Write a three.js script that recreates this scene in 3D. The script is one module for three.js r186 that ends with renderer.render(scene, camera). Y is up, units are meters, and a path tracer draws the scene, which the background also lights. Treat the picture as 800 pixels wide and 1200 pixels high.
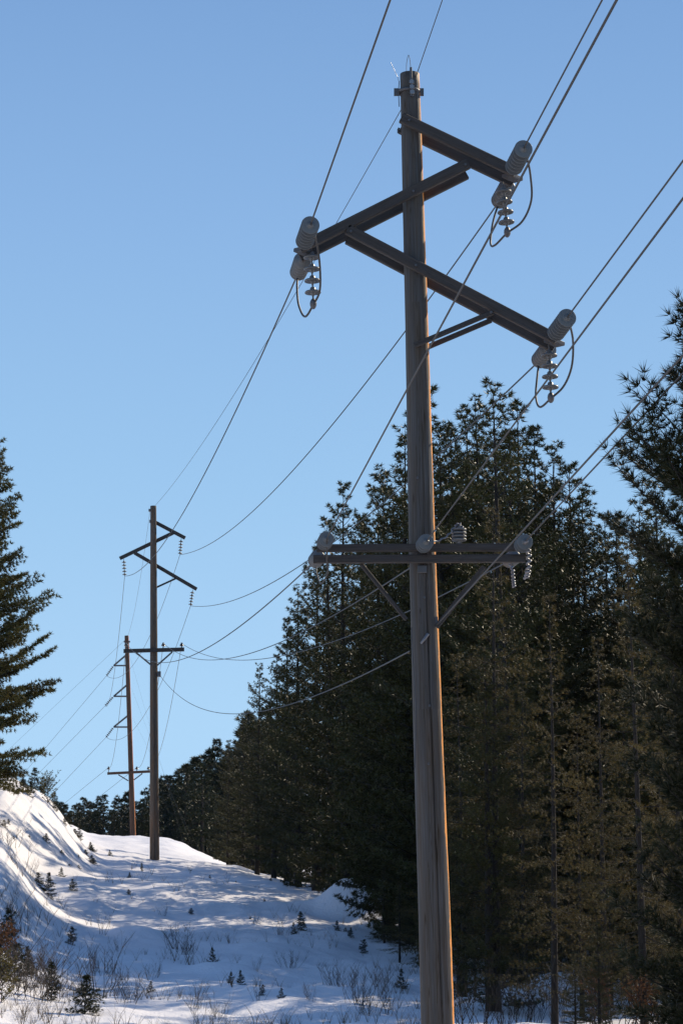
import * as THREE from 'three';
import { mergeGeometries } from 'three/addons/utils/BufferGeometryUtils.js';
import { ImprovedNoise } from 'three/addons/math/ImprovedNoise.js';

// ---------------------------------------------------------------- camera, sky, sun, exposure
const F = 2900, W = 800, H = 1200, EYE = 1.7, PITCH = Math.atan(580 / F);
const scene = new THREE.Scene();
const camera = new THREE.PerspectiveCamera(2 * Math.atan(H / 2 / F) * 180 / Math.PI, W / H, 0.1, 6000);
camera.position.set(0, EYE, 0);
camera.rotation.x = PITCH;

const renderer = new THREE.WebGLRenderer({ antialias: true });
renderer.toneMapping = THREE.LinearToneMapping;
renderer.toneMappingExposure = 1.0;
renderer.shadowMap.enabled = true;

const SUN = new THREE.Vector3(0.72, 0.70, -0.69).normalize();
{ // clear winter sky: a smooth rise from pale blue at the horizon to deep blue overhead
  const w = 512, h = 256, d = new Float32Array(w * h * 4);
  const keys = [[-90, .20, .24, .30], [-2, .44, .67, .90], [3, .455, .71, .97], [6.5, .428, .68, .95], [12, .335, .575, .87], [18, .262, .465, .785], [23, .205, .38, .69], [33, .135, .27, .55], [50, .08, .17, .39], [90, .05, .115, .28]];
  for (let j = 0; j < h; j++) {
    const e = (j + .5) / h * 180 - 90;
    let k = 0; while (k < keys.length - 2 && e > keys[k + 1][0]) k++;
    const a = keys[k], b = keys[k + 1]; let t = Math.min(1, Math.max(0, (e - a[0]) / (b[0] - a[0])));
    for (let i = 0; i < w; i++) for (let c = 0; c < 4; c++) d[(j * w + i) * 4 + c] = c < 3 ? a[c + 1] + (b[c + 1] - a[c + 1]) * t : 1;
  }
  const sky = new THREE.DataTexture(d, w, h, THREE.RGBAFormat, THREE.FloatType);
  sky.mapping = THREE.EquirectangularReflectionMapping; sky.magFilter = sky.minFilter = THREE.LinearFilter; sky.needsUpdate = true;
  scene.background = sky; scene.environment = sky;
}
const sun = new THREE.DirectionalLight(new THREE.Color().setRGB(1, .86, .65), 5);
sun.position.copy(SUN).multiplyScalar(400); sun.position.z -= 100; sun.target.position.set(0, 0, -100);
sun.castShadow = true; sun.shadow.mapSize.set(4096, 4096);
Object.assign(sun.shadow.camera, { left: -120, right: 120, top: 120, bottom: -120, near: 1, far: 1000 });
scene.add(sun, sun.target);

// ---------------------------------------------------------------- helpers
function rng(seed) { let a = seed >>> 0; return () => { a = (a + 0x6D2B79F5) | 0; let t = Math.imul(a ^ (a >>> 15), 1 | a); t = (t + Math.imul(t ^ (t >>> 7), 61 | t)) ^ t; return ((t ^ (t >>> 14)) >>> 0) / 4294967296; }; }
const V = (x, y, z) => new THREE.Vector3(x, y, z);
const cp = Math.cos(PITCH), sp = Math.sin(PITCH);
function at(px, py, d) { // the point seen at a photograph pixel, d metres in front of the camera along the ground
  const a = (px - W / 2) / F, b = (H / 2 - py) / F, s = d / (cp - b * sp);
  return V(a * s, EYE + (b * cp + sp) * s, -d);
}
function project(p) { const y = p.y - EYE, c = -p.z * cp + y * sp, u = y * cp + p.z * sp; return [W / 2 + F * p.x / c, H / 2 - F * u / c]; }
const taken = {};
function numbered(n) { const k = taken[n] = (taken[n] ?? -1) + 1; return k ? `${n}_${String(k).padStart(3, '0')}` : n; }
function tag(o, label, category, group, kind) { o.userData.label = label; o.userData.category = category; if (group) o.userData.group = group; if (kind) o.userData.kind = kind; return o; }
function thing(name, label, category, pos, group) { const g = new THREE.Group(); g.name = numbered(name); g.position.copy(pos); scene.add(g); return tag(g, label, category, group); }
function part(name, geo, mat, parent) { const m = new THREE.Mesh(geo, mat); m.name = name; m.castShadow = m.receiveShadow = true; parent.add(m); return m; }
const perlin = new ImprovedNoise();
const noise = (x, y, z = 0.37) => perlin.noise(x, y, z);
const fbm = (x, y, n = 4) => { let s = 0, a = 1, f = 1; for (let i = 0; i < n; i++) { s += a * noise(x * f, y * f, i * 7.3 + .5); a *= .5; f *= 2.03; } return s; };

// textures: grain, stains and an orange strip on some poles
function makeTex(w, h, fn, srgb, rep) {
  const d = new Uint8Array(w * h * 4);
  for (let j = 0; j < h; j++) for (let i = 0; i < w; i++) { const c = fn(i / w, j / h, i, j); const o = (j * w + i) * 4; for (let k = 0; k < 3; k++) d[o + k] = Math.max(0, Math.min(255, c[k])); d[o + 3] = 255; }
  const t = new THREE.DataTexture(d, w, h); t.wrapS = t.wrapT = THREE.RepeatWrapping; t.magFilter = THREE.LinearFilter; t.minFilter = THREE.LinearMipmapLinearFilter; t.generateMipmaps = true;
  if (srgb) t.colorSpace = THREE.SRGBColorSpace; if (rep) t.repeat.set(...rep); t.needsUpdate = true; return t;
}
// periodic noise in u so that the seam on a pole does not show
const ring = (u, v, fu, fv, s) => perlin.noise(Math.cos(u * 6.2832) * fu, Math.sin(u * 6.2832) * fu, v * fv + s);
function woodTex(base, dark, grey, amount, seed, orangeStrip) { // last colour: a brighter orange strip with a ragged edge down one side
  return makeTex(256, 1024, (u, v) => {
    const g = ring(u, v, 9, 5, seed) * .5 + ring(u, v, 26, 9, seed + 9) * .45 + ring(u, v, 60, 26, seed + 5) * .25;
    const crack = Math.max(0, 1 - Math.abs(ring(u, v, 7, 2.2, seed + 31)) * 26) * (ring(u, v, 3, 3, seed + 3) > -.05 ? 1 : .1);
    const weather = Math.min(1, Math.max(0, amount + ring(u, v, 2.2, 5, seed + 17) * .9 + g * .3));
    const k = 1 + g * .42; let stripMask = 0; if (orangeStrip) { const w = ((u + .5) % 1) - .5, hi = .072 + .022 * noise(v * 11, 3.3) + .012 * noise(v * 60, 7.1) + .006 * noise(v * 190, 2.2), lo = -.28 + .05 * noise(v * 9, 8.3); stripMask = Math.max(0, Math.min(1, Math.min((hi - w) / .006, (w - lo) / .02))); stripMask *= ring(u, v, 12, 14, seed + 77) > .42 ? .45 : 1; }
    return [0, 1, 2].map(i => { let c = (base[i] * (1 - weather) + grey[i] * weather) * k; if (stripMask) c = c * (1 - stripMask) + orangeStrip[i] * (.8 + k * .2) * stripMask; c = c * (1 - crack * .7) + dark[i] * crack * .7; return c; });
  }, true);
}
const woodBump = makeTex(256, 1024, (u, v) => { const g = ring(u, v, 26, 4, 2) * .5 + ring(u, v, 70, 12, 5) * .4; const c = Math.max(0, 1 - Math.abs(ring(u, v, 7, 2.2, 31)) * 26); const k = 140 + g * 90 - c * 110; return [k, k, k]; });
const M = {};
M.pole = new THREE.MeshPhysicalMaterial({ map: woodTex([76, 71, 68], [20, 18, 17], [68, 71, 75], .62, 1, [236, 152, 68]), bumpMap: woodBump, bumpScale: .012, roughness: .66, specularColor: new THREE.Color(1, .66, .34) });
M.poleDark = new THREE.MeshStandardMaterial({ map: woodTex([104, 80, 60], [28, 22, 19], [84, 77, 71], .55, 41), bumpMap: woodBump, bumpScale: .012, roughness: .85 });
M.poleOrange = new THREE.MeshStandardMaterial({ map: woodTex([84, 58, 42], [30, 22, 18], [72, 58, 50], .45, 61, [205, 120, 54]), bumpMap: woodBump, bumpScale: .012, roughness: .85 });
M.arm = new THREE.MeshStandardMaterial({ map: woodTex([60, 53, 48], [22, 19, 18], [56, 54, 54], .5, 23), bumpMap: woodBump, bumpScale: .006, roughness: .8 });
M.steel = new THREE.MeshStandardMaterial({ color: new THREE.Color(.10, .10, .105), roughness: .55, metalness: .6 });
M.galv = new THREE.MeshStandardMaterial({ color: new THREE.Color(.22, .22, .23), roughness: .42, metalness: .75 });
M.glaze = new THREE.MeshPhysicalMaterial({ color: new THREE.Color(.11, .115, .118), roughness: .42, clearcoat: .15, clearcoatRoughness: .3 });
M.brownGlaze = new THREE.MeshPhysicalMaterial({ color: new THREE.Color(.06, .05, .045), roughness: .3, clearcoat: .5, clearcoatRoughness: .2 });
M.wire = new THREE.MeshStandardMaterial({ color: new THREE.Color(.055, .052, .05), roughness: .6, metalness: .3 });
M.guy = new THREE.MeshStandardMaterial({ color: new THREE.Color(.07, .07, .075), roughness: .5, metalness: .6 });

function tubeAlong(points, r0, r1, seg, rad = 6, closed = true) { // tapered tube along a polyline, uv in metres
  const P = [], N = [], U = [], I = []; let len = 0; const n = points.length; let prevN = null;
  for (let i = 0; i < n; i++) {
    const t = points[Math.min(n - 1, i + 1)].clone().sub(points[Math.max(0, i - 1)]).normalize();
    let a = prevN ? prevN.clone().addScaledVector(t, -prevN.dot(t)) : V(Math.abs(t.x) > .8 ? 0 : 1, 0, Math.abs(t.x) > .8 ? 1 : 0).addScaledVector(t, -(Math.abs(t.x) > .8 ? t.z : t.x));
    a.normalize(); prevN = a; const b = t.clone().cross(a);
    if (i) len += points[i].distanceTo(points[i - 1]);
    const r = r0 + (r1 - r0) * i / (n - 1);
    for (let k = 0; k <= rad; k++) { const q = k / rad * Math.PI * 2, nx = a.clone().multiplyScalar(Math.cos(q)).addScaledVector(b, Math.sin(q)); const p = points[i].clone().addScaledVector(nx, r); P.push(p.x, p.y, p.z); N.push(nx.x, nx.y, nx.z); U.push(k / rad, len / 4); }
  }
  for (let i = 0; i < n - 1; i++) for (let k = 0; k < rad; k++) { const a = i * (rad + 1) + k, b = a + rad + 1; I.push(a, a + 1, b, a + 1, b + 1, b); }
  if (closed) for (const [i, s] of [[0, 0], [n - 1, 1]]) { // end caps
    const t = points[Math.min(n - 1, i + 1)].clone().sub(points[Math.max(0, i - 1)]).normalize().multiplyScalar(s ? 1 : -1), c = P.length / 3, o = i * (rad + 1);
    P.push(points[i].x, points[i].y, points[i].z); N.push(t.x, t.y, t.z); U.push(.5, .5);
    for (let k = 0; k <= rad; k++) { P.push(P[(o + k) * 3], P[(o + k) * 3 + 1], P[(o + k) * 3 + 2]); N.push(t.x, t.y, t.z); U.push(k / rad, .1); }
    for (let k = 0; k < rad; k++) s ? I.push(c, c + 1 + k, c + 2 + k) : I.push(c, c + 2 + k, c + 1 + k);
  }
  const g = new THREE.BufferGeometry(); g.setAttribute('position', new THREE.Float32BufferAttribute(P, 3)); g.setAttribute('normal', new THREE.Float32BufferAttribute(N, 3)); g.setAttribute('uv', new THREE.Float32BufferAttribute(U, 2)); g.setIndex(I); return g;
}
function beam(p, q, w, h, ch = .012) { // chamfered timber between two points: h measured upwards, w across
  const d = q.clone().sub(p), L = d.length(), s = new THREE.Shape(), a = w / 2, b = h / 2;
  s.moveTo(-a + ch, -b); s.lineTo(a - ch, -b); s.lineTo(a, -b + ch); s.lineTo(a, b - ch); s.lineTo(a - ch, b); s.lineTo(-a + ch, b); s.lineTo(-a, b - ch); s.lineTo(-a, -b + ch); s.closePath();
  const g = new THREE.ExtrudeGeometry(s, { depth: L, bevelEnabled: false });
  const u = g.attributes.uv, po = g.attributes.position, no = g.attributes.normal;
  for (let i = 0; i < u.count; i++) u.setXY(i, (Math.abs(no.getX(i)) > .5 ? po.getY(i) : po.getX(i)) * .9 + .3, po.getZ(i) / 4);
  const z = d.clone().normalize(), x = V(0, 1, 0).cross(z).normalize(), y = z.clone().cross(x);
  g.applyMatrix4(new THREE.Matrix4().makeBasis(x, y, z).setPosition(p)); return g;
}
function lathe(pts, seg = 20) { return new THREE.LatheGeometry(pts.map(([r, y]) => new THREE.Vector2(r, y)), seg); }
function alongAxis(o, p, q) { const z = q.clone().sub(p).normalize(); o.position.copy(p); o.quaternion.setFromUnitVectors(V(0, 1, 0), z); return o; }

// ---------------------------------------------------------------- ground
const COL = [-200, 0, 50, 100, 150, 200, 250, 300, 375, 450, 550, 700, 850, 1000];
const ROWS = [ // metres from the camera, then the photograph row at which the snow stands at each column
  [41, 1290, 1300, 1305, 1310, 1312, 1315, 1315, 1315, 1320, 1325, 1325, 1315, 1300, 1290],
  [50, 1205, 1215, 1222, 1228, 1232, 1236, 1238, 1238, 1240, 1242, 1242, 1238, 1225, 1210],
  [56, 1160, 1172, 1186, 1194, 1198, 1200, 1202, 1203, 1206, 1210, 1212, 1208, 1195, 1180],
  [70, 1075, 1090, 1118, 1136, 1144, 1148, 1149, 1150, 1152, 1155, 1160, 1160, 1150, 1130],
  [80, 1000, 1020, 1072, 1100, 1108, 1110, 1110, 1110, 1115, 1122, 1132, 1135, 1120, 1100],
  [88, 965, 986, 1046, 1072, 1080, 1082, 1084, 1086, 1090, 1098, 1110, 1112, 1095, 1075],
  [100, 960, 990, 1040, 1042, 1043, 1043, 1046, 1052, 1064, 1074, 1085, 1085, 1070, 1050],
  [115, 908, 926, 965, 1018, 1025, 1027, 1030, 1036, 1048, 1058, 1066, 1065, 1050, 1030],
  [126, 895, 910, 938, 1000, 1014, 1018, 1022, 1029, 1041, 1050, 1058, 1056, 1042, 1025],
  [138, 898, 913, 943, 990, 1003, 1010, 1016, 1025, 1038, 1048, 1056, 1054, 1042, 1030],
  [160, 905, 918, 950, 982, 990, 994, 1010, 1026, 1042, 1052, 1060, 1058, 1050, 1040],
  [180, 915, 926, 958, 978, 984, 987, 1012, 1032, 1050, 1060, 1065, 1062, 1055, 1045],
  [197, 930, 940, 966, 980, 983, 990, 1018, 1040, 1058, 1065, 1070, 1065, 1058, 1050],
  [240, 985, 990, 1005, 1010, 1012, 1018, 1035, 1050, 1060, 1060, 1060, 1055, 1050, 1045],
  [320, 1030, 1030, 1030, 1028, 1024, 1015, 1000, 985, 965, 950, 940, 940, 940, 940],
  [420, 1035, 1033, 1028, 1020, 1008, 990, 965, 935, 900, 880, 870, 870, 870, 870],
  [620, 1045, 1045, 1040, 1030, 1010, 985, 950, 925, 890, 870, 860, 860, 860, 860],
];
const GH = [[-40, ...COL.map(() => 0)], [24, ...COL.map(() => 0)], ...ROWS.map(r => [r[0], ...r.slice(1).map((py, i) => at(COL[i], py, r[0]).y)])];
const cr = (a, b, c, d, t) => { const m0 = (c - a) / 2, m1 = (d - b) / 2, t2 = t * t, t3 = t2 * t; return (2 * t3 - 3 * t2 + 1) * b + (t3 - 2 * t2 + t) * m0 + (-2 * t3 + 3 * t2) * c + (t3 - t2) * m1; };
function tableHeight(x, d) {
  const px = d > 8 ? Math.min(1000, Math.max(-200, W / 2 + F * x / (d * cp + 5 * sp))) : 400;
  const dd = Math.min(620, Math.max(-40, d));
  let i = 0; while (i < COL.length - 2 && px > COL[i + 1]) i++;
  const u = (px - COL[i]) / (COL[i + 1] - COL[i]);
  let j = 0; while (j < GH.length - 2 && dd > GH[j + 1][0]) j++;
  const v = (dd - GH[j][0]) / (GH[j + 1][0] - GH[j][0]);
  const row = k => { const r = GH[Math.max(0, Math.min(GH.length - 1, k))], g = n => r[1 + Math.max(0, Math.min(COL.length - 1, n))]; return cr(g(i - 1), g(i), g(i + 1), g(i + 2), u); };
  if (j < 2) return row(j) + (row(j + 1) - row(j)) * v;
  return cr(row(j - 1), row(j), row(j + 1), row(j + 2), v);
}
const HUMPS = [[408, 1052, 98, 1.3, 1.3], [446, 1062, 97, .8, 1.5], [385, 1060, 102, .3, 1.6], [60, 1012, 98, .5, 2.2], [655, 1155, 66, .8, 1.3], [610, 1085, 86, 1.0, 3.0]].map(([px, py, d, h, r]) => [at(px, py, d), h, r]);
{ const R = rng(2024); for (let k = 0; k < 26; k++) HUMPS.push([at(-30 + R() * 145, 1000, 86 + R() * 48), (R() - .3) * .75, .8 + R() * 1.6]); for (let k = 0; k < 60; k++) HUMPS.push([at(60 + R() * 440, 1100, 56 + R() * 70), (R() - .35) * .32, .5 + R() * 1.1]); }
function ground(x, z) {
  let y = tableHeight(x, -z);
  for (const [p, h, r] of HUMPS) y += h * Math.exp(-((x - p.x) ** 2 + (z - p.z) ** 2) / (r * r));
  const far = Math.min(1, Math.max(0, (-z - 30) / 25));
  y += far * (.26 * fbm(x * .16 + 3, z * .11, 3) + .13 * noise(x * .62, z * .45, 4) + .05 * Math.abs(noise(x * 1.15, z * .8, 14)) + .045 * noise(x * 1.7, z * 1.3, 9) + .016 * noise(x * 4.1, z * 3.7, 2)) + far * .10 * Math.max(0, noise(x * .33 + 9, z * .45, 6)) * noise(x * .9, z * 2.4, 5);
  return y;
}
{
  const axis = (stops) => { const a = []; for (const [from, to, step] of stops) for (let v = from; v < to - 1e-6; v += step) a.push(v); a.push(stops[stops.length - 1][1]); return a; };
  const xs = axis([[-900, -120, 60], [-120, -40, 4], [-40, -26, .9], [-26, 16, .22], [16, 34, .5], [34, 60, 1.5], [60, 120, 6], [120, 900, 60]]);
  const ds = axis([[-80, 20, 5], [20, 44, .8], [44, 145, .22], [145, 205, .4], [205, 320, 2.5], [320, 640, 10], [640, 2400, 160]]);
  const P = [], U = [], I = [];
  for (const d of ds) for (const x of xs) { P.push(x, ground(x, -d), -d); U.push(x / 3, d / 3); }
  const n = xs.length;
  for (let j = 0; j < ds.length - 1; j++) for (let i = 0; i < n - 1; i++) { const a = j * n + i, b = a + n; I.push(a, a + 1, b, a + 1, b + 1, b); }
  const g = new THREE.BufferGeometry(); g.setAttribute('position', new THREE.Float32BufferAttribute(P, 3)); g.setAttribute('uv', new THREE.Float32BufferAttribute(U, 2)); g.setIndex(I); g.computeVertexNormals();
  const crust = makeTex(512, 512, (u, v, i, j) => { let s = 0; for (const [f, a] of [[6, .4], [17, .35], [41, .3], [90, .22]]) s += a * ring(u, 0, f / 6.28, 0, 0) * 0 + a * perlin.noise(Math.cos(u * 6.2832) * f / 6.28 + 5, Math.sin(u * 6.2832) * f / 6.28 + Math.cos(v * 6.2832) * f / 6.28, Math.sin(v * 6.2832) * f / 6.28 + f); const k = 128 + s * 120; return [k, k, k]; });
  const snow = new THREE.MeshStandardMaterial({ color: new THREE.Color(.82, .805, .835), roughness: .75, bumpMap: crust, bumpScale: .05 });
  const m = part('snow_ground', g, snow, scene); m.userData.kind = 'structure'; m.userData.label = 'snow covered hillside rising to a crest under the power line';
}

// ---------------------------------------------------------------- utility poles
const discGeo = lathe([[0, .075], [.03, .075], [.042, .06], [.045, .035], [.06, .028], [.115, .012], [.127, -.004], [.122, -.018], [.10, -.012], [.075, -.024], [.05, -.012], [.03, -.03], [.012, -.075], [0, -.075]], 22);
const bellGeo = lathe([[0, .07], [.045, .07], [.06, .045], [.10, .03], [.145, .008], [.155, -.006], [.15, -.016], [.12, -.010], [.10, -.022], [.08, -.012], [.06, -.026], [.045, -.03], [.04, -.07], [0, -.07]], 30);
const smallBellGeo = bellGeo.clone().scale(.84, .95, .84);
const bigDiscGeo = discGeo.clone().scale(1.12, 1.15, 1.12);
const pinGeo = lathe([[0, .15], [.045, .15], [.05, .13], [.035, .115], [.05, .10], [.08, .075], [.085, .06], [.06, .05], [.095, .02], [.10, 0], [.05, -.01], [.02, -.02], [.02, -.16], [0, -.16]], 16);
const boltGeo = new THREE.CylinderGeometry(.022, .022, .05, 6); boltGeo.rotateX(Math.PI / 2);
function shaft(base, top, r0, r1, seed, notchAngle) { // hand-hewn tapered trunk with a long drying crack
  const R = 120, S = 90, P = [], U = [], I = [], L = top.distanceTo(base), ax = top.clone().sub(base).normalize();
  const a = V(1, 0, 0).addScaledVector(ax, -ax.x).normalize(), b = a.clone().cross(ax).normalize();
  const wander = t => notchAngle + .16 * noise(t * 3, seed) + .05 * noise(t * 17, seed + 3);
  for (let j = 0; j <= S; j++) {
    const t = j / S, r = r0 + (r1 - r0) * t, c = base.clone().addScaledVector(ax, L * t).addScaledVector(a, .03 * noise(t * 2.5, seed + 9)).addScaledVector(b, .03 * noise(t * 2.5, seed + 19));
    const na = wander(t), open = Math.max(0, Math.min(1, (0.68 - t) * 5)) * (.7 + .5 * noise(t * 9, seed));
    for (let k = 0; k <= R; k++) {
      const q = k / R * Math.PI * 2; let dq = Math.abs(((q - na + Math.PI * 5) % (Math.PI * 2)) - Math.PI);
      let rr = r * (1 + .022 * noise(Math.cos(q) * 1.5, Math.sin(q) * 1.5, t * 6 + seed) + .006 * noise(Math.cos(q) * 6, Math.sin(q) * 6, t * 30 + seed));
      if (dq < .06) rr -= .06 * open * (1 - dq / .06);
      const p = c.clone().addScaledVector(a, Math.cos(q) * rr).addScaledVector(b, Math.sin(q) * rr); P.push(p.x, p.y, p.z); U.push(k / R, t * L / 7);
    }
  }
  for (let j = 0; j < S; j++) for (let k = 0; k < R; k++) { const o = j * (R + 1) + k, n = o + R + 1; I.push(o, n, o + 1, o + 1, n, n + 1); }
  const c = P.length / 3; P.push(top.x, top.y + .012, top.z); U.push(.5, .5); const o = S * (R + 1); for (let k = 0; k < R; k++) I.push(c, o + k + 1, o + k);
  const g = new THREE.BufferGeometry(); g.setAttribute('position', new THREE.Float32BufferAttribute(P, 3)); g.setAttribute('uv', new THREE.Float32BufferAttribute(U, 2)); g.setIndex(I); g.computeVertexNormals(); return g;
}
const wires = [];
function string(parent, name, p, q, geo, n, mat, capMat) { // insulators threaded on a rod from p to q (points relative to the parent)
  const rod = part(name, tubeAlong([p, q], .014, .014, 1, 6), capMat, parent); const L = p.distanceTo(q);
  for (let i = 0; i < n; i++) alongAxis(part('insulator_disc', geo, mat, rod), q.clone().lerp(p, n === 4 ? .2 + .2 * i : (i + .5) / n * .9), p);
  return rod;
}
// one pole as a thing; all its pieces are given in world metres and stored relative to its base
function newPole(label, base) { const g = thing('utility_pole', label, 'utility pole', base, 'wooden poles of the power line'); const rel = p => p.clone().sub(base); return { g, rel, add: (n, geo, m, par = g) => part(n, geo.clone().translate(-base.x, -base.y, -base.z), m, par) }; }
const smooth = (pts, n = 32) => new THREE.CatmullRomCurve3(pts).getPoints(n);

const D1 = 41, D2 = 138, D3 = 197;
// where each wire leaves each pole (filled in below): [toward camera, away]
const near = {}, away = {}, end2 = {}, out2 = {}, end3 = {};
function levelDepth(y, px, py) { let lo = 2, hi = 60; for (let i = 0; i < 50; i++) { const m = (lo + hi) / 2; at(px, py, m).y < y ? lo = m : hi = m; } return (lo + hi) / 2; }
{ // ---- near pole
  const bx = at(515.5, 1330, D1), top = at(478.5, 87, D1); const ax = top.clone().sub(bx); const base = bx.clone().addScaledVector(ax, (ground(bx.x, bx.z) - .3 - bx.y) / ax.y);
  const { g, rel, add } = newPole('tall weathered wooden pole close by, with sloping timber arms and bell insulators', base);
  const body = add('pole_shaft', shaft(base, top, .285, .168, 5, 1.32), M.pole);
  const F0 = D1 - .27, B0 = D1 + .27;
  const armPair = (a, b, h = .18) => { for (const [d, dy] of [[F0, 0], [B0, 0]]) { const p = at(a[0], a[1], F0), q = at(b[0], b[1], F0); p.z = q.z = -d; p.y += dy; add('crossarm', beam(p, q, .11, h), M.arm); } };
  armPair([470, 138], [604, 202]); armPair([351, 291], [548, 192]); armPair([407, 269], [652, 398]);
  // gain plates and through bolts where the arms meet the pole and one another
  for (const [px, py] of [[479, 141], [484, 224], [487, 311], [545, 193], [411, 271], [575, 366], [598, 199], [647, 394], [356, 288]]) {
    const p = at(px, py, F0 - .075); const b = part('bolt', boltGeo, M.steel, g); b.position.copy(rel(p));
    const q = part('spacer_block', beam(at(px, py, F0 + .055), at(px, py, B0 - .055), .07, .1), M.steel, g); q.geometry.translate(-base.x, -base.y, -base.z);
  }
  // knee brace under the lowest sloping arm: two flat bars
  for (const dz of [0, -.5]) { const p = at(485, 405, F0 - .02), q = at(577, 366, F0 - .02); p.z += dz; q.z += dz; add('knee_brace', beam(p, q, .05, .09), M.arm); }
  for (const [px, py] of [[503, 827], [502, 895], [497, 700], [489, 560]]) { const b = part('bolt', boltGeo, M.steel, g); b.position.copy(rel(at(px, py, D1 - .215 - (py - 560) * .00012))); }
  // top band, static wire bracket, lightning whisker
  const axis = top.clone().sub(base).normalize(), t1 = at(478.8, 108, D1);
  const band = add('top_band', new THREE.TorusGeometry(.18, .032, 8, 28).rotateX(Math.PI / 2).translate(t1.x, t1.y, t1.z), M.steel);
  for (const s of [-1, 1]) add('band_lug', new THREE.BoxGeometry(.09, .12, .07).translate(t1.x + s * .215, t1.y, t1.z), M.steel, g);
  add('static_bracket', tubeAlong([at(482.5, 113, F0 + .07), at(481.5, 98, F0 + .06), at(481.2, 79, F0 + .06)], .03, .022, 1, 8), M.steel);
  for (let i = 0; i < 3; i++) { const d = part('bracket_disc', boltGeo, M.galv, g); d.scale.set(2, 2, 1.2); d.position.copy(rel(at(482 + i * .4, 96 + i * 6, F0 + .03))); }
  add('lightning_loop', tubeAlong(smooth([at(476, 87, D1), at(476.2, 74, D1), at(478.5, 64.5, D1), at(480.3, 72, D1), at(481, 81, D1)]), .006, .006, 1, 5), M.galv);
  add('whisker_wire', tubeAlong([at(467, 95, D1), at(466, 91, D1), at(457.5, 73, D1)], .005, .004, 1, 5), M.galv);
  add('ground_lead', tubeAlong(smooth([at(467.4, 95, D1 - .1), at(466.8, 108, D1 - .1), at(467.4, 125, D1 - .1)], 8), .008, .008, 1, 5), M.steel);
  add('staple', tubeAlong([at(467.5, 150, D1), at(466.2, 152, D1), at(466.4, 156, D1)], .02, .02, 1, 5), M.steel);
  near.static = at(487, 90, D1 - .12); away.static = at(470, 128, D1 + .2);
  // three dead-end positions at the arm tips
  const tips = { right: { tip: [599, 201], hang: [588.6, 213], clamp: [594, 272], exit: [705, 0], aw: [211, 648], j: [[621, 205, -.7], [622, 235, -.4], [611, 260, -.1], [594, 273, 0], [580, 287, .3], [574.5, 286, .7], [577, 262, 1.0]] },
    left: { tip: [355, 288], hang: [364.5, 288], clamp: [367, 356], exit: [457, 0], aw: [147, 672], j: [[372, 290, -.8], [375, 318, -.5], [374, 343, -.2], [367, 357, 0], [358, 371, .3], [350, 358, .7], [348, 335, 1.0]] },
    low: { tip: [648, 394], hang: [642.5, 404], clamp: [645, 466], exit: [800, 188], aw: [223, 707], j: [[671, 402, -.7], [669, 431, -.4], [659, 454, -.1], [645, 467, 0], [633, 477, .3], [627.5, 466, .7], [629, 442, 1.0]] } };
  for (const [k, t] of Object.entries(tips)) {
    const pf = at(...t.tip, F0 - .1), q = at(...t.exit, levelDepth(pf.y, ...t.exit)), dir = q.clone().sub(pf).normalize();
    const s0 = pf.clone().addScaledVector(dir, .06), s1 = pf.clone().addScaledVector(dir, 1.22);
    string(g, 'strain_insulator', rel(s0), rel(s1), bellGeo, 7, M.glaze, M.steel); near[k] = s1;
    const pb = at(...t.tip, F0); pb.z = -(B0 + .1); const q2 = at(...t.aw, D2), d2 = q2.clone().sub(pb).normalize(); d2.y -= .13; d2.normalize();
    const e0 = pb.clone().addScaledVector(d2, .06), e1 = pb.clone().addScaledVector(d2, .95);
    string(g, 'strain_insulator', rel(e0), rel(e1), bellGeo, 6, M.glaze, M.steel); away[k] = e1;
    const h0 = at(...t.hang, D1), h1 = at(...t.clamp, D1);
    add('hanger_plate', beam(at(t.tip[0] - 6, t.tip[1] + 4, D1 - .12), at(t.tip[0] + 8, t.tip[1] + 10, D1 + .12), .2, .07), M.steel);
    string(g, 'suspension_insulator', rel(h0), rel(h1), bigDiscGeo, 4, M.glaze, M.steel);
    const cl = part('wire_clamp', new THREE.SphereGeometry(.075, 10, 8).scale(.8, 1.25, 1.4), M.steel, g); cl.position.copy(rel(h1));
    add('jumper_loop', tubeAlong(smooth([s1, ...t.j.map(([x, y, o]) => at(x, y, D1 + o)), e1], 48), .019, .019, 1, 7), M.wire);
  }
  // level double crossarm for the lower circuit
  const lv = (a, b, d, h, m = M.arm) => add('crossarm', beam(at(a[0], a[1], d), at(b[0], b[1], d), .10, h, .01), m);
  lv([371, 642.5], [613, 641.5], F0 - .06, .125); lv([367, 655.5], [615, 654.5], F0 - .07, .135);
  add('gain_plate', beam(at(489, 667, F0 + .02), at(500, 667, F0 + .02), .06, .13), M.steel);
  add('arm_brace', beam(at(423, 661, F0 - .02), at(476, 726, F0 + .06), .035, .075), M.arm); add('arm_brace', beam(at(567, 664, F0 - .02), at(511, 735, F0 + .06), .035, .085), M.arm);
  const under = { ul: { n: [379, 638], exit: [722, 0], a: [373, 652], aw: [148, 757] }, uc: { n: [494.5, 641], exit: [800, 232], a: [500, 652], aw: [192, 755] }, ur: { n: [609, 641], exit: [800, 437], a: [603, 652], aw: [213, 753] } };
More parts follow.
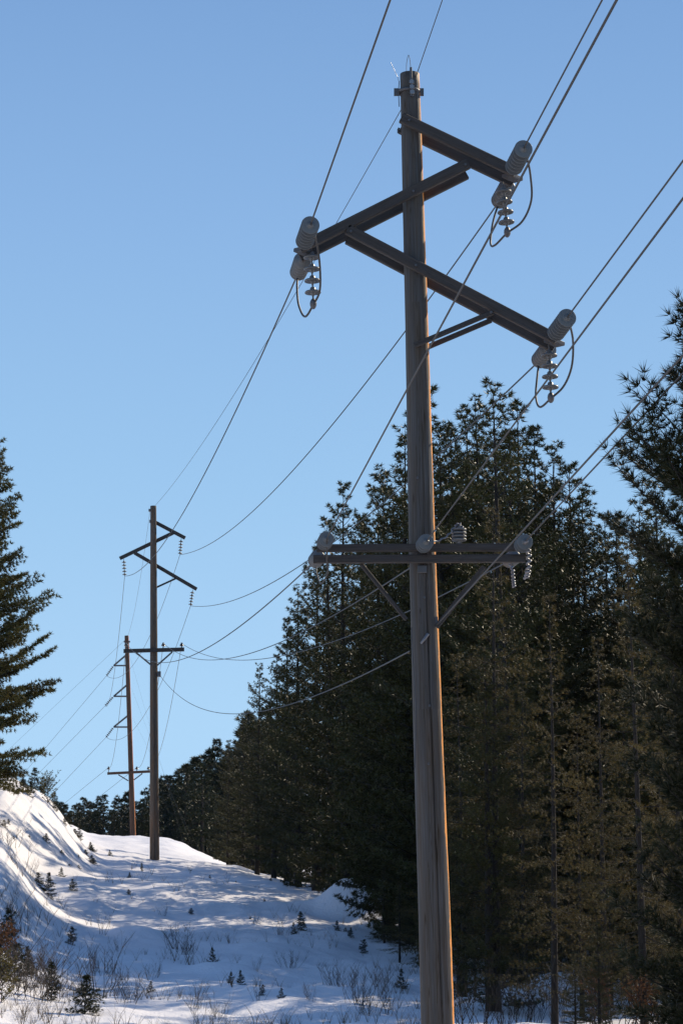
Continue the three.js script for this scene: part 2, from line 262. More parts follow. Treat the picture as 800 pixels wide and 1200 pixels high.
  for (const [k, t] of Object.entries(under)) {
    const pf = at(...t.n, F0 - .13), q = at(...t.exit, levelDepth(pf.y, ...t.exit)), dir = q.clone().sub(pf).normalize();
    const s1 = pf.clone().addScaledVector(dir, .55); string(g, 'strain_insulator', rel(pf), rel(s1), smallBellGeo, 3, M.glaze, M.steel); near[k] = s1;
    const pb = at(...t.a, B0 + .05), d2 = at(...t.aw, D2).sub(pb).normalize(); d2.y -= .1; d2.normalize(); const e1 = pb.clone().addScaledVector(d2, .55);
    if (k !== 'uc') string(g, 'strain_insulator', rel(pb), rel(e1), smallBellGeo, 3, M.glaze, M.steel); away[k] = k === 'uc' ? at(496, 655, B0) : e1;
  }
  // twisted jumpers of the lower circuit
  const helix = (pts, r) => { const c = smooth(pts, 60), o = []; c.forEach((p, i) => o.push(p.clone().add(V(Math.cos(i * .9) * r, 0, Math.sin(i * .9) * r)))); return o; };
  add('jumper_loop', tubeAlong(helix([near.ur, at(619, 650, F0 - .4), at(618.5, 668, F0 - .3), at(616, 678, F0 - .1)], .03), .022, .022, 1, 6), M.galv);
  add('jumper_loop', tubeAlong(helix([away.ur, at(600, 668, D1 + .3), at(601, 680, D1 + .2), at(602, 688, D1 + .1)], .02), .018, .018, 1, 6), M.galv);
  add('jumper_loop', tubeAlong(smooth([near.ul, at(383, 655, F0 - .4), at(384, 670, F0 - .2), at(376, 684, D1), at(372, 676, D1 + .3), away.ul], 30), .014, .014, 1, 6), M.wire);
  const postBase = at(537.5, 637, F0 - .06), postTop = at(537.5, 617, F0 - .06);
  string(g, 'post_insulator', rel(postBase), rel(postTop), discGeo, 4, M.glaze, M.steel);
  add('jumper_loop', tubeAlong(helix([near.uc, at(512, 634, F0 - .35), at(525, 627, F0 - .15), postTop.clone().add(V(-.06, 0, .02)), postTop.clone().add(V(0, .05, 0)), postTop.clone().add(V(.07, -.05, 0))], .018), .016, .016, 1, 6), M.galv);
  // neutral clamp
  add('neutral_clamp', tubeAlong([at(501, 743, F0 + .02), at(497, 749, F0 - .02), at(493, 754, F0 + .02)], .03, .02, 1, 6), M.galv);
  add('neutral_bracket', new THREE.BoxGeometry(.06, .14, .09).translate(...at(510.5, 728, D1 - .1).toArray()), M.steel);
  near.neutral = at(511, 733, D1 - .15); away.neutral = at(480, 763, D1 + .1);
  add('ground_lead', tubeAlong(smooth([at(482, 735, F0 + .07), at(483, 765, F0 + .04), at(487, 830, F0 + .02), at(486, 900, F0)], 20), .008, .008, 1, 5), M.steel);
}
{ // ---- second pole on the knoll
  const foot = at(181.5, 1013, D2), top = at(179.8, 593, D2), base = V(foot.x, ground(foot.x, foot.z) - .25, foot.z);
  const { g, rel, add } = newPole('dark wooden pole standing on the snowy knoll, with sloping arms and hanging insulators', base);
  add('pole_shaft', shaft(base, top, .27, .17, 15, 1.4), M.poleDark);
  const A = (a, b, d, h = .2) => add('crossarm', beam(at(...a, D2 + d), at(...b, D2 + d), .12, h), M.arm);
  A([182, 612], [217, 630.5], .28); A([140.5, 654.5], [203, 624.5], .26); A([158, 648], [230.5, 690.5], .24); add('knee_brace', beam(at(182, 689, D2 + .2), at(207, 677.5, D2 + .2), .06, .1), M.arm);
  for (const [k, a, b] of [['right', [212.5, 631], [211, 650]], ['left', [145.3, 655], [146.3, 675]], ['low', [226, 691], [223.3, 710]]]) { string(g, 'suspension_insulator', rel(at(...a, D2 + .26)), rel(at(...b, D2 + .26)), discGeo, 5, M.glaze, M.steel); end2[k] = out2[k] = at(...b, D2 + .26); }
  A([145, 763], [216, 761], -.3, .22);
  add('arm_brace', beam(at(160, 765, D2 - .24), at(178, 780, D2 - .2), .05, .09), M.steel); add('arm_brace', beam(at(202, 764, D2 - .24), at(184, 780, D2 - .2), .05, .09), M.steel);
  for (const [k, px] of [['ul', 148], ['uc', 191.5], ['ur', 213]]) { const p = part('pin_insulator', pinGeo, M.brownGlaze, g); p.scale.setScalar(1.25); const q = at(px, 757, D2 - .3); p.position.copy(rel(q)); end2[k] = out2[k] = q.clone().add(V(0, .14, 0)); }
  add('neutral_bracket', new THREE.BoxGeometry(.2, .3, .2).translate(...at(186.5, 790, D2 - .2).toArray()), M.steel); end2.neutral = out2.neutral = at(188, 792, D2 - .2);
  add('static_clamp', new THREE.BoxGeometry(.16, .14, .16).translate(...at(176, 598, D2).toArray()), M.steel); end2.static = at(180.5, 594, D2); out2.static = at(176, 598, D2);
  add('bolt_plate', new THREE.BoxGeometry(.14, .16, .16).translate(...at(176.8, 611, D2).toArray()), M.steel);
}
{ // ---- third pole past the crest, where the line turns
  const foot = at(156, 984, D3), top = at(148.7, 745, D3), base = V(foot.x, ground(foot.x, foot.z) - .25, foot.z);
  const { g, rel, add } = newPole('orange brown wooden angle pole past the crest, with strut arms pulled to one side', base);
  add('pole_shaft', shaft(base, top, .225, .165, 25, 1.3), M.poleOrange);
  for (const [k, y0, ex, ey, y1] of [['right', 767, 125, 792, 780], ['left', 802, 123.5, 827, 816], ['low', 838, 124.5, 864, 852]]) {
    const px = 148 + (y0 - 745) * .03;
    const arm = add('strut_arm', beam(at(px, y0, D3), at(133.5, y1, D3), .1, .13), M.steel); add('strut_arm', beam(at(px, y1, D3), at(133.5, y1, D3), .1, .12), M.steel);
    string(g, 'strain_insulator', rel(at(133.5, y1, D3)), rel(at(ex, ey, D3)), discGeo, 6, M.brownGlaze, M.steel); end3[k] = at(ex, ey, D3);
  }
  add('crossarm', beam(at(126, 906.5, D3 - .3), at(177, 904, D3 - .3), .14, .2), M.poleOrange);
  add('arm_brace', beam(at(139, 908, D3 - .28), at(150.5, 915, D3 - .26), .06, .09), M.steel); add('arm_brace', beam(at(167, 906.5, D3 - .28), at(157, 914, D3 - .26), .06, .09), M.steel);
  for (const [k, px] of [['ul', 127.5], ['uc', 160.5], ['ur', 174]]) { const p = part('pin_insulator', pinGeo, M.brownGlaze, g); p.scale.setScalar(1.4); const q = at(px, 901.5, D3 - .3); p.position.copy(rel(q)); end3[k] = q.clone().add(V(0, .15, 0)); }
  end3.static = at(148.7, 748, D3);
  add('pole_cap_bracket', new THREE.BoxGeometry(.5, .12, .2).translate(...at(149, 752, D3).toArray()), M.steel);
}

// ---------------------------------------------------------------- wires, one span each
function span(p, q, sag, r, label, group, mat = M.wire, name = 'power_line', n = 60) {
  const c = p.clone().add(q).multiplyScalar(.5), pts = []; for (let i = 0; i <= n; i++) { const t = i / n, v = p.clone().lerp(q, t); v.y -= sag * 4 * t * (1 - t); pts.push(v.sub(p)); }
  const m = part(numbered(name), tubeAlong(pts, r, r, 1, 6), mat, scene); m.position.copy(p); return tag(m, label, 'power line', group);
}
function fitSag(p, q, mx, my) { // the sag at which the span passes the pixel
  let best = 0, err = 1e9; for (let s = 0; s < 14; s += .05) for (let i = 1; i < 60; i++) { const v = p.clone().lerp(q, i / 60); v.y -= s * 4 * (i / 60) * (1 - i / 60); const [x, y] = project(v), e = (x - mx) ** 2 + (y - my) ** 2; if (e < err) { err = e; best = s; } } return best;
}
const exits = { static: [518, 0], left: [457, 0], right: [705, 0], low: [800, 188], ul: [722, 0], uc: [800, 232], ur: [800, 437], neutral: [800, 416] };
const mids = { static: [320, 389], left: [205, 618], right: [330, 565], low: [352, 662], ul: [260, 750], uc: [273, 770], ur: [330, 769], neutral: [290, 835] };
const say = { static: 'thin overhead ground wire', left: 'conductor on the left upper arm tip', right: 'conductor on the short topmost arm', low: 'conductor on the lowest sloping arm', ul: 'wire at left end of the level crossarm', uc: 'wire at the middle of the level crossarm', ur: 'wire at right end of the level crossarm', neutral: 'neutral wire clamped below the level crossarm' };
for (const k of Object.keys(exits)) {
  const r = k === 'static' ? .008 : k[0] === 'u' || k === 'neutral' ? .0125 : .015;
  const p = near[k], q = at(...exits[k], levelDepth(p.y, ...exits[k])), dir = q.clone().sub(p), far = p.clone().addScaledVector(dir, (p.z * -1 + 25) / dir.z);
  span(p, far, 0, r, say[k] + ', running overhead from the near pole', 'wires overhead', M.wire, 'power_line', 8);
  span(away[k], end2[k], fitSag(away[k], end2[k], ...mids[k]), r, say[k] + ', near pole to knoll pole', 'wires from the near pole to the knoll');
}
for (const [k, sag] of [['static', 1.2], ['left', 2.2], ['right', 2.4], ['low', 2.6], ['ul', 2], ['uc', 2], ['ur', 2]]) span(out2[k], end3[k], sag, k === 'static' ? .008 : .013, say[k] + ', knoll pole to angle pole', 'wires from the knoll to the angle pole');
for (const [k, px, py] of [['static', 30, 860], ['right', 34.5, 899], ['left', 40, 912], ['low', 61, 931.5], ['ul', 80, 938], ['uc', 96, 950]]) { const p = end3[k], q = at(px, py, 250), d = q.clone().sub(p); span(p, p.clone().addScaledVector(d, 3), 0, k === 'static' ? .009 : .014, say[k] + ', leaving the angle pole down the far side', 'wires beyond the angle pole'); }
[[152, 768], [154, 806], [156, 842]].forEach(([px, py], i) => { const p = at(px, py, D3), q = at(222 + i * 14, 1040, D3 + 14); q.y = ground(q.x, q.z) - .2; const m = span(p, q, 0, .0035, ['topmost', 'middle', 'lowest'][i] + ' of three guy wires staying the orange angle pole', 'guy wires of the angle pole', M.guy, 'guy_wire', 4); m.userData.category = 'guy wire'; });

// ---------------------------------------------------------------- trees
const bark = new THREE.MeshStandardMaterial({ map: makeTex(128, 256, (u, v) => { const g = ring(u, v, 5, 9, 3) * .5 + ring(u, v, 14, 22, 8) * .5; const k = 1 + g * .8; return [42 * k, 36 * k, 31 * k]; }, true), roughness: .95 });
const foliage = (r, g, b, t = .3) => !t ? new THREE.MeshPhysicalMaterial({ color: new THREE.Color(r, g, b), vertexColors: true, roughness: .5, specularIntensity: .5, side: THREE.DoubleSide }) : new THREE.MeshPhysicalMaterial({ color: new THREE.Color(r, g, b), vertexColors: true, roughness: .72, transmission: t, thickness: 0, specularIntensity: .6, side: THREE.DoubleSide });
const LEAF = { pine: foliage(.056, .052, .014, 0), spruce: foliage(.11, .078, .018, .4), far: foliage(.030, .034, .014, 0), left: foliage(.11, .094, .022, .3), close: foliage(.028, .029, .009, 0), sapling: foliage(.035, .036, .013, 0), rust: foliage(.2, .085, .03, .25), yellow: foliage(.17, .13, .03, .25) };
class Leaves { // needles: one thin triangle each
  constructor() { this.p = []; this.c = []; }
  tuft(o, dir, n, len, wid, R, spread, tint) {
    for (let i = 0; i < n; i++) {
      let x = R() * 2 - 1, y = R() * 2 - 1, z = R() * 2 - 1; const l = Math.hypot(x, y, z) || 1; x = dir.x + x / l * spread; y = dir.y + y / l * spread; z = dir.z + z / l * spread;
      const m = Math.hypot(x, y, z) || 1, L = len * (.65 + R() * .6); x *= L / m; y *= L / m; z *= L / m;
      let a = R() - .5, b = R() - .5, c = R() - .5; let sx = y * c - z * b, sy = z * a - x * c, sz = x * b - y * a; const s = wid / (2 * Math.hypot(sx, sy, sz) || 1); sx *= s; sy *= s; sz *= s;
      const ox = o.x + x * .12, oy = o.y + y * .12, oz = o.z + z * .12;
      this.p.push(ox - sx, oy - sy, oz - sz, ox + sx, oy + sy, oz + sz, ox + x, oy + y, oz + z);
      const k = tint * (.8 + R() * .4), w = 1 + (R() - .5) * .3; for (let q = 0; q < 3; q++) this.c.push(k * w, k, k * .95);
    }
  }
  geo() { const g = new THREE.BufferGeometry(); g.setAttribute('position', new THREE.Float32BufferAttribute(this.p, 3)); g.setAttribute('color', new THREE.Float32BufferAttribute(this.c, 3)); g.computeVertexNormals(); return g; }
}
function makeTree(o) { // o: height, base (share of bare trunk), radius, whorls, per, tuft..., style
  const R = rng(o.seed), Hh = o.height, leaf = new Leaves(), wood = [];
  const bend = i => V(noise(i * .6, o.seed + .3) * .02 * Hh * i, 0, noise(i * .6, o.seed + 5.3) * .02 * Hh * i);
  const trunkAt = t => V(0, Hh * t, 0).add(bend(t));
  const tp = []; for (let i = 0; i <= 12; i++) tp.push(trunkAt(i / 12 * .985)); tp[0].y -= .3;
  wood.push(tubeAlong(tp, o.trunk, o.trunk * .04, 1, 9));
  const up = V(0, 1, 0);
  for (let w = 0; w < o.whorls; w++) {
    const t0 = o.base + (1 - o.base) * Math.pow((w + .3) / o.whorls, .92);
    const per = Math.max(3, Math.round(o.per * (.7 + R() * .6)));
    const a0 = R() * 6.283;
    for (let b = 0; b < per; b++) {
      const t = Math.min(.985, t0 + (R() - .5) * (1 - o.base) / o.whorls * 1.3); if (t < 0.02) continue;
      const s = (t - o.base) / (1 - o.base);
      const az = a0 + b * 6.283 / per + (R() - .5) * .9; let L = o.radius * o.profile(Math.max(0, s)) * (.55 + R() * .55) * (1 + (o.rough ?? .55) * noise(Math.cos(az) * 1.4 + o.seed, Math.sin(az) * 1.4, t * 7)); if (R() < o.gap) L *= .4; L = Math.max(L, Hh * .012);
      const rise = o.rise0 + (o.rise1 - o.rise0) * s + (R() - .5) * (o.jit ?? .25);
      const d = V(Math.cos(az) * Math.cos(rise), Math.sin(rise), Math.sin(az) * Math.cos(rise)), p0 = trunkAt(t);
      const curve = []; const K = 5; for (let k = 0; k <= K; k++) { const u = k / K; const p = p0.clone().addScaledVector(d, L * u); p.y += L * (o.curl * u * u - o.droop * u * (1 - .3 * u)); curve.push(p); }
      wood.push(tubeAlong(curve, Math.max(.008, o.trunk * .16 * Math.sqrt(L / o.radius)), .005, 1, 3, false));
      const tint = .75 + R() * .5, side = d.clone().cross(up).normalize(); let sgn = 1;
      const nt = Math.max(3, Math.round(L * o.twigs));
      for (let k = 0; k < nt; k++) {
        const u = o.bare + (1 - o.bare) * (k + R() * .8) / nt, f = Math.min(K - 1e-3, u * K), i0 = Math.floor(f), p = curve[i0].clone().lerp(curve[i0 + 1], f - i0), tan = curve[i0 + 1].clone().sub(curve[i0]).normalize();
        sgn = -sgn; const tl = o.twigLen * (1.15 - .7 * u) * Math.min(1, L / (o.radius * .5)) * (.6 + R() * .7);
        const td = tan.clone().multiplyScalar(.75).addScaledVector(side, sgn * (.4 + R() * .7)).addScaledVector(up, o.twigUp + (R() - .5) * .5).normalize();
        const m = Math.max(1, Math.round(tl / o.step));
        for (let q = 1; q <= m; q++) { const pt = p.clone().addScaledVector(td, tl * q / m); pt.y -= o.hang * tl * (q / m) * (q / m); leaf.tuft(pt, td, o.needles, o.len, o.wid, R, o.spread, tint); }
      }
      leaf.tuft(curve[K], d, o.needles, o.len, o.wid, R, o.spread, tint);
    }
  }
  leaf.tuft(trunkAt(.98), up, o.needles * 2, o.len * 1.2, o.wid, R, .7, 1);
  const g = new THREE.Group(); part('trunk', mergeGeometries(wood), bark, g); part('crown', leaf.geo(), o.mat, g); g.userData.height = Hh; return g;
}
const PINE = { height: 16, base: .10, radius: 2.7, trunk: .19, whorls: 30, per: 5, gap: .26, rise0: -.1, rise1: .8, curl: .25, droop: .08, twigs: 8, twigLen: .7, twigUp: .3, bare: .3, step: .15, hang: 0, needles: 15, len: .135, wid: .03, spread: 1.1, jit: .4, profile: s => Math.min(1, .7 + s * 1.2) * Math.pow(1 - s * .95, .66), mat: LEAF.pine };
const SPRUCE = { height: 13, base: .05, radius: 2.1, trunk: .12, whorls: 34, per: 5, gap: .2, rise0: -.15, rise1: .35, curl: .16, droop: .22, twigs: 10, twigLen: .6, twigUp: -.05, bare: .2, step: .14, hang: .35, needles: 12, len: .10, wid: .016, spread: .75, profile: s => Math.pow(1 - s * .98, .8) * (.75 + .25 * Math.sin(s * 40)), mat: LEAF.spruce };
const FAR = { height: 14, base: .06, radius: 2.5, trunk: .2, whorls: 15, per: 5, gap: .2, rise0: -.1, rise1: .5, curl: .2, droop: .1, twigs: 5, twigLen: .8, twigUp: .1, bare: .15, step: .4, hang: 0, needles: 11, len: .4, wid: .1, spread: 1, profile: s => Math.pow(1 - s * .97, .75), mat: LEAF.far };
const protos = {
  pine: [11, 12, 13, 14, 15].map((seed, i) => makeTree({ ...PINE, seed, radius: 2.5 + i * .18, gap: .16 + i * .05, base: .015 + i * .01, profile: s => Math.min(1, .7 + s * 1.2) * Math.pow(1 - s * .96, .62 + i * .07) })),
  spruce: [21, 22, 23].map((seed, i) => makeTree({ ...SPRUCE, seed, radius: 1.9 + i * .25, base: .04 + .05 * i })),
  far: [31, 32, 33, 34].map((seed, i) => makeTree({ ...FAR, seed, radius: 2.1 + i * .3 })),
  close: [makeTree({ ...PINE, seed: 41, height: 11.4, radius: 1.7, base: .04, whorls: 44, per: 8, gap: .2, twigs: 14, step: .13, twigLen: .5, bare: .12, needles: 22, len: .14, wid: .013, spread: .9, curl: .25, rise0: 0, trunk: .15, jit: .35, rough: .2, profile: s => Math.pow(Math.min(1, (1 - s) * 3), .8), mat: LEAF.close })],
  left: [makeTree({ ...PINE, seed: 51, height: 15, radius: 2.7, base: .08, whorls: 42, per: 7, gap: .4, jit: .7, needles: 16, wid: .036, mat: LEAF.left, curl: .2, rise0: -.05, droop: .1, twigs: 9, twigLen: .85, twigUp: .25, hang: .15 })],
  sapling: [61, 62, 63].map(seed => makeTree({ ...SPRUCE, seed, height: 1, base: .02, radius: .36, trunk: .014, whorls: 13, per: 5, gap: .45, rise0: .05, rise1: .8, droop: .1, twigs: 30, twigLen: .17, step: .05, needles: 9, len: .06, wid: .011, hang: .1, bare: .1, mat: LEAF.sapling })),
};
const placeR = rng(777);
function plant(kind, i, x, z, height, label, category, group, name, wide = 1) {
  const list = protos[kind], src = list[i % list.length], g = src.clone(); g.name = numbered(name); g.userData = {}; const s = height / src.userData.height;
  g.position.set(x, ground(x, z) - .08 * s, z); g.scale.set(s * wide, s, s * wide); g.rotation.y = placeR() * 6.283; scene.add(g); return tag(g, label, category, group);
}
function plantTo(kind, i, px, topPy, d, label, group, name, wide) { // a tree whose tip is seen at the pixel, standing on the ground d metres away
  const p = at(px, topPy, d); return plant(kind, i, p.x, p.z, p.y - ground(p.x, p.z), label, 'tree', group, name, wide);
}
// front rank and skyline of the forest on the right
[[268, 868, 146], [286, 836, 142], [303, 778, 136], [322, 765, 132], [338, 722, 126], [350, 688, 120], [371, 640, 112], [388, 604, 106], [407, 563, 100], [426, 600, 102], [441, 573, 98], [453, 548, 92], [472, 502, 90], [505, 449, 82], [530, 500, 88], [548, 488, 92], [563, 468, 86], [584, 447, 76], [608, 465, 82], [624, 498, 84], [646, 522, 86], [668, 538, 90], [684, 565, 94], [703, 598, 98], [724, 598, 88], [748, 585, 84], [770, 560, 78], [800, 540, 74]]
  .forEach(([px, py, d], i) => { const own = { 0: 'small pine at the far end of the forest edge', 8: 'pointed pine rising above the left end of the level crossarm', 13: 'pine whose tip shows close beside the near pole shaft', 17: 'tallest pine of the forest, its tip under the lowest sloping arm' }[i]; plantTo('pine', i, px, py, d, own ?? 'tall dark pine in the dense forest, its tip against the sky', own ? undefined : 'pines on the forest skyline', 'pine_tree', d > 110 ? 1.15 : 1.22); if (i > 12 && i % 3) plantTo('pine', i + 2, px + (i % 2 ? 9 : -7), py + 48 + (i * 31 % 40), d + 3 + i % 3, 'shaded pine inside the dense forest beside the clearing', 'pines inside the forest', 'pine_tree', 1.3); });
// pines filling the forest between and below the tips
{ const R = rng(99); let n = 0;
  for (let k = 0; k < 900 && n < 78; k++) {
    const d = 62 + R() * 78, edge = 300 + (145 - d) * 2.9, px = edge + R() * (830 - edge); const top = 640 + R() * 330 + Math.max(0, 330 - px) * 2; if (d > 110 && px > 620) continue;
    const p = at(px, top, d), hgt = p.y - ground(p.x, p.z); if (hgt < 5 || hgt > 15) continue; n++;
    plant('pine', n + 2, p.x, p.z, hgt, 'shaded pine inside the dense forest beside the clearing', 'tree', 'pines inside the forest', 'pine_tree', 1.2);
  } }
// slender brownish spruces in front of the pines
[[574, 585, 63, 0], [641, 690, 57, 1], [741, 625, 53, 2], [700, 740, 60, 0], [785, 690, 55, 1], [540, 760, 68, 2], [610, 780, 66, 1], [675, 830, 62, 2], [770, 850, 58, 0], [512, 800, 74, 1], [820, 760, 62, 2]]
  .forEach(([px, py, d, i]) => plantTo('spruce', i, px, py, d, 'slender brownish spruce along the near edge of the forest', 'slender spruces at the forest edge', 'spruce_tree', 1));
// forest carrying on beyond the frame on the right, whose shade lies across the slope
{ const R = rng(123); const spots = []; for (let k = 0; k < 12; k++) spots.push(at(840 + R() * 220, 600, 72 + R() * 55)); for (let k = 0; k < 20; k++) { const d = -8 + R() * 44; spots.push(V(.165 * Math.max(0, d) + 4.5 + R() * 20, 0, -d)); }
  for (let k = 0; k < spots.length; k++) { const p = spots[k]; plant('pine', k, p.x, p.z, 13 + R() * 4, 'shaded pine inside the dense forest beside the clearing', 'tree', 'pines inside the forest', 'pine_tree', 1.1); } }
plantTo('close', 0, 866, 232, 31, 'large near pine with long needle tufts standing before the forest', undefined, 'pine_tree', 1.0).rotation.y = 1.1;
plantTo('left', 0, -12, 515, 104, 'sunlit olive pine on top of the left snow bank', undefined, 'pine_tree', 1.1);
// tall pines at the back of the forest
[[432, 640, 128], [455, 600, 136], [478, 575, 122], [500, 560, 140], [520, 545, 128], [545, 540, 118], [570, 530, 134], [592, 545, 122], [615, 560, 138], [400, 690, 134], [380, 715, 142], [640, 590, 128]].forEach(([px, py, d], i) => plantTo('pine', i + 1, px, py, d, 'tall pine at the back of the dense forest', 'pines at the back of the forest', 'pine_tree', 1.1));
// loose trees past the forest, whose shadows stripe the crest
{ const R = rng(321); for (let k = 0; k < 30; k++) { const d = 148 + R() * 64, x = -1 + (d - 148) * .1 + R() * 34; plant('far', k, x, -d, 8 + R() * 7, 'loose conifer behind the forest beyond the knoll', 'tree', 'conifers behind the forest', 'conifer_tree', .9); } }
// far forested hill
{ const R = rng(55), sky = [[0, 955], [60, 945], [100, 937], [160, 930], [200, 908], [250, 870], [300, 832], [440, 800]]; const line = px => { let i = 0; while (i < sky.length - 2 && px > sky[i + 1][0]) i++; return sky[i][1] + (sky[i + 1][1] - sky[i][1]) * (px - sky[i][0]) / (sky[i + 1][0] - sky[i][0]); };
  for (let k = 0; k < 44; k++) { const px = 48 + k * 4.6 + R() * 6, d = 226 + R() * 60, p = at(px, line(px) + R() * 24 - 4, d), hgt = p.y - ground(p.x, p.z); if (hgt < 3 || hgt > 19) continue; plant('far', k + 2, p.x, p.z, hgt, 'distant dark conifer on the forested hill past the crest', 'tree', 'conifers on the far hill', 'conifer_tree', 1.1 + R() * .4); }
  for (let k = 0; k < 200; k++) { const d = 235 + R() * 225, px = 15 + R() * 330, first = k < 34, p = at(px, line(px) + (first ? R() * 18 - 6 : 8 + R() * 75), d), hgt = p.y - ground(p.x, p.z); if (hgt < 4 || hgt > 19) continue; plant('far', k, p.x, p.z, hgt, 'distant dark conifer on the forested hill past the crest', 'tree', 'conifers on the far hill', 'conifer_tree', .95 + R() * .5); } }
// young firs on the snow
[[250, 1091, 74, .62], [100, 1187, 57, 1.25], [62, 1175, 59, 1.2], [38, 1150, 63, .9], [18, 1165, 61, 1.2], [352, 1075, 88, .8], [345, 1078, 87, .5], [84, 1035, 96, .5], [82, 1108, 76, .75], [270, 1126, 68, .42], [282, 1124, 68, .5], [306, 1155, 63, .35], [178, 1143, 65, .35], [55, 1012, 90, 1.0], [45, 1005, 92, .8], [395, 1070, 88, .55], [410, 1075, 86, .45], [425, 1090, 82, .6], [330, 1165, 62, .3], [150, 1028, 112, .4], [165, 1022, 120, .5], [90, 990, 126, .7], [75, 975, 128, .8], [45, 945, 126, 1.2], [36, 938, 128, 1.5], [30, 950, 118, .7], [60, 960, 124, 1.0], [105, 1000, 128, .5], [128, 1005, 134, .45], [10, 1120, 68, 1.4], [470, 1125, 70, .7], [480, 1080, 84, 1.2], [452, 1065, 100, .8]]
  .forEach(([px, , d, h], i) => { const x = at(px, 1100, d).x; plant('sapling', i, x, -d, h, h > 1.1 ? 'young dark fir among the brush on the left bank' : 'small dark fir seedling poking out of the snow slope', 'sapling', h > 1.1 ? 'young firs on the left bank' : 'fir seedlings on the snow', 'fir_sapling', .9 + (i * 37 % 10) * .06); const g = scene.children[scene.children.length - 1]; g.position.y -= h * (.06 + (i * 13 % 7) * .03); g.rotation.z = ((i * 29 % 11) - 5) * .028; g.rotation.x = ((i * 17 % 11) - 5) * .025; });
{ const R = rng(616); for (let k = 0; k < 34; k++) { const px = 2 + R() * 108, d = 104 + R() * 34, x = at(px, 1000, d).x, h = .15 + R() * .38, g = plant('sapling', k, x, -d, h, 'tiny dark evergreen tuft on the sunlit left bank', 'sapling', 'evergreen tufts on the bank', 'fir_sapling', 1.3 + R()); g.position.y -= h * .25; g.rotation.z = (R() - .5) * .5; } for (let k = 0; k < 12; k++) { const px = 120 + R() * 330, d = 84 + R() * 50, x = at(px, 1000, d).x, h = .12 + R() * .2, g = plant('sapling', k, x, -d, h, 'tiny evergreen sprig barely showing above the open snow', 'sapling', 'sprigs on the open snow', 'fir_sapling', 1.4 + R()); g.position.y -= h * .25; } }
// bare shrubs, dry weeds and coloured brush
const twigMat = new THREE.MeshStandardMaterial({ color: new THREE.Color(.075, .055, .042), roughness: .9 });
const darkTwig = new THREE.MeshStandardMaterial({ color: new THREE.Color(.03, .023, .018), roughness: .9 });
const shrubGeo = [71, 72, 73, 74, 75].map((seed, v) => {
  const R = rng(seed), parts = [], n = 7 + v * 3;
  for (let i = 0; i < n; i++) {
    const a = R() * 6.283, lean = .1 + R() * (.35 + v * .08), L = .45 + R() * .55, r = .03 + R() * .16 * (1 + v * .4), p0 = V(Math.cos(a) * r, -.05, Math.sin(a) * r), pts = [];
    for (let k = 0; k <= 4; k++) { const u = k / 4; pts.push(p0.clone().add(V(Math.cos(a) * lean * u * L + .11 * noise(u * 2.6, i * 3.1 + seed), L * u, Math.sin(a) * lean * u * L + .11 * noise(u * 2.6, i * 5.3 + seed)))); }
    parts.push(tubeAlong(pts, .007, .002, 1, 3, false));
    for (let k = 0; k < 5 + v; k++) { const u = .2 + R() * .75, f = u * 4, i0 = Math.min(3, Math.floor(f)), b = pts[i0].clone().lerp(pts[i0 + 1], f - i0), q = R() * 6.283, l = L * (.12 + R() * .25); parts.push(tubeAlong([b, b.clone().add(V(Math.cos(q) * l * .6, l * .8, Math.sin(q) * l * .6))], .0035, .0015, 1, 3, false)); }
  }
  return mergeGeometries(parts);
});
const shrubR = rng(4242);
function shrub(px, d, h, label, group, i, mat = twigMat) { const x = at(px, 1100, d).x, m = new THREE.Mesh(shrubGeo[i % 5], mat); m.name = numbered('bare_shrub'); m.position.set(x, ground(x, -d), -d); m.scale.set(h * (.8 + shrubR() * .5), h, h * (.8 + shrubR() * .5)); m.rotation.y = shrubR() * 6.283; m.castShadow = m.receiveShadow = true; scene.add(m); return tag(m, label, 'shrub', group); }
[[115, 62, 1.5], [128, 64, 1.2], [122, 70, 1.1], [210, 80, .9], [216, 78, .8], [235, 57, .75], [246, 57, .8], [258, 58, .7], [228, 60, .7], [150, 60, .8], [160, 62, .7], [304, 62, .6], [190, 92, .5], [420, 62, 1.0], [432, 60, .8], [445, 64, .9], [456, 61, .7], [405, 66, .8], [392, 70, .7], [340, 74, .6], [300, 72, .5], [270, 82, .5], [180, 70, .6], [365, 62, .5], [330, 86, .5], [120, 82, .9], [140, 78, .7]]
  .forEach(([px, d, h], i) => shrub(px, d, h, 'leafless twiggy shrub sticking up through the shaded snow', 'bare shrubs on the slope', i));
[[8, 58, 1.5], [25, 60, 1.3], [45, 58, 1.2], [70, 60, 1.1], [15, 66, 1.4], [5, 72, 1.4], [30, 72, 1.1], [52, 66, 1.1], [85, 58, 1.0], [20, 84, 1.0], [8, 90, 1.1], [30, 94, .9], [46, 62, 1.1], [98, 61, 1.0]]
  .forEach(([px, d, h], i) => shrub(px, d, h, 'tall leafless brush crowding the left bank', 'brush on the left bank', i + 2));
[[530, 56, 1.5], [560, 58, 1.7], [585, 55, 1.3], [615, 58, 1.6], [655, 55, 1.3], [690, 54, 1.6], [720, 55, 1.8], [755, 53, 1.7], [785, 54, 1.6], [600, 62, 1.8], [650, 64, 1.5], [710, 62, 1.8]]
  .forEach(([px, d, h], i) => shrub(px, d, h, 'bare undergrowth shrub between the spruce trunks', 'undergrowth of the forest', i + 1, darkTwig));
[[520, 70, 3.2], [556, 66, 2.6], [590, 70, 3.6], [628, 68, 2.4], [668, 66, 3.4], [715, 64, 3.0], [765, 62, 3.6], [500, 76, 3.4], [468, 80, 2.6], [450, 86, 2.8]].forEach(([px, d, h], i) => { const x = at(px, 1100, d).x; plant('spruce', i, x, -d, h, 'low young spruce filling the shade under the forest', 'tree', 'young spruces in the forest shade', 'spruce_tree', 1.7); });
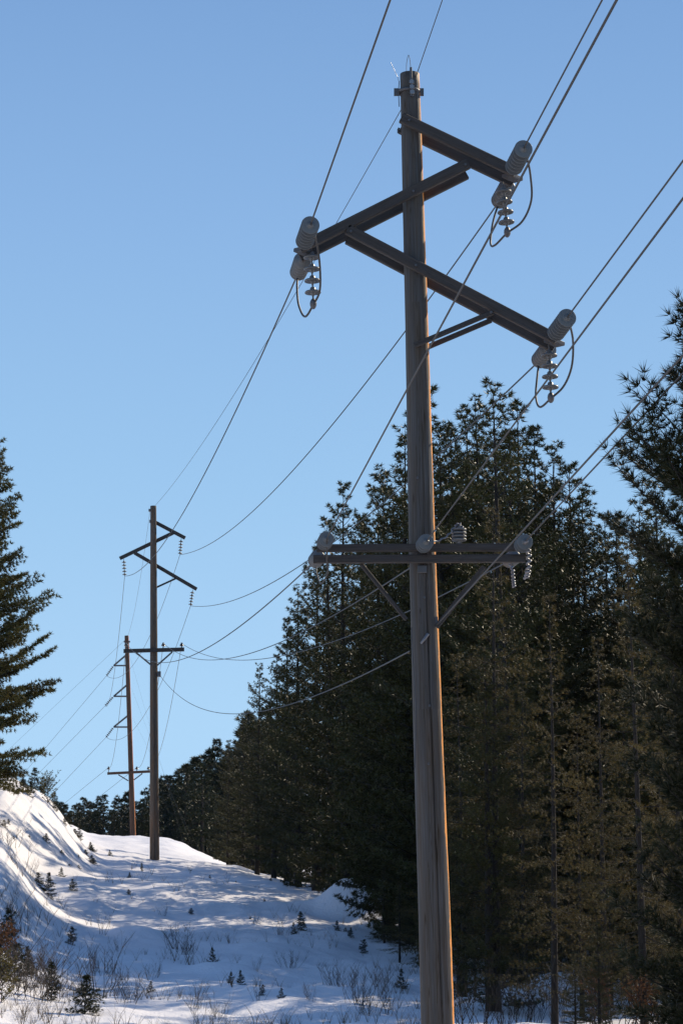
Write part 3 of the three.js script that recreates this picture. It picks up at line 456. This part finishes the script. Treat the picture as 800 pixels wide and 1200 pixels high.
LEAF.close.roughness = .6;
const bushSrc = (seed, mat) => makeTree({ ...SPRUCE, seed, height: 1, base: .05, radius: .55, trunk: .012, whorls: 9, per: 6, gap: .3, rise0: .5, rise1: 1.1, droop: 0, twigs: 10, twigLen: .25, twigUp: .4, step: .09, needles: 5, len: .05, wid: .03, hang: 0, profile: s => .6 + .4 * Math.sin(s * 3.1), mat });
protos.rust = [bushSrc(81, LEAF.rust)]; protos.yellow = [bushSrc(82, LEAF.yellow)]; protos.brush = [bushSrc(83, LEAF.sapling)];
for (const [kind, px, d, h, label] of [['rust', 752, 52.5, 1.0, 'rust red leafy bush at the foot of the spruces'], ['rust', 700, 56, .9, 'dull red bush among the undergrowth between spruce trunks'], ['yellow', 4, 56.5, .9, 'yellow green leafy bush at the foot of the left bank'], ['rust', 2, 61, 1.1, 'orange brown leafy bush on the left bank'], ['yellow', 52, 121, 1.2, 'yellowish small bush on the crest of the left bank']]) { const x = at(px, 1100, d).x; plant(kind, 0, x, -d, h, label, 'bush', undefined, 'leafy_bush', 1.1); }
[[700, 53, 2.3], [672, 54, 1.6], [790, 52, 2.4]].forEach(([px, d, h], i) => { const x = at(px, 1100, d).x; plant('pine', i + 1, x, -d, h, 'young bushy pine below the spruce branches', 'tree', 'young pines in the undergrowth', 'pine_tree', 1.6); });
{ // dry grass and weed stalks: nobody could count them
  const R = rng(909), b = []; for (let i = 0; i < 6; i++) { const a = R() * 6.283, l = .12 + R() * .2; b.push(tubeAlong([V(0, -.02, 0), V(Math.cos(a) * l * .25, l * .6, Math.sin(a) * l * .25), V(Math.cos(a) * l * .6, l, Math.sin(a) * l * .6)], .003, .001, 1, 3, false)); }
  const spots = []; for (let k = 0; k < 9000 && spots.length < 700; k++) { const d = 54 + R() * R() * 80, px = -20 + R() * 640, p = at(px, 1100, d); const n = noise(p.x * .35, p.z * .3, 8); if (n < .12 + R() * .25) continue; spots.push([p.x, -d]); }
  const m = new THREE.InstancedMesh(mergeGeometries(b), new THREE.MeshStandardMaterial({ color: new THREE.Color(.14, .10, .06), roughness: .9 }), spots.length); const mt = new THREE.Matrix4(), q = new THREE.Quaternion();
  spots.forEach(([x, z], i) => { const s = .5 + R() * 1.1; mt.compose(V(x, ground(x, z), z), q.setFromAxisAngle(V(0, 1, 0), R() * 6.283), V(s, s, s)); m.setMatrixAt(i, mt); });
  m.name = 'dry_grass'; m.castShadow = m.receiveShadow = true; scene.add(m); tag(m, 'thin dry grass and weed stalks poking through the snow', 'grass', undefined, 'stuff');
}
scene.fog = new THREE.FogExp2(new THREE.Color().setRGB(.42, .6, .86), .00003);
renderer.render(scene, camera);
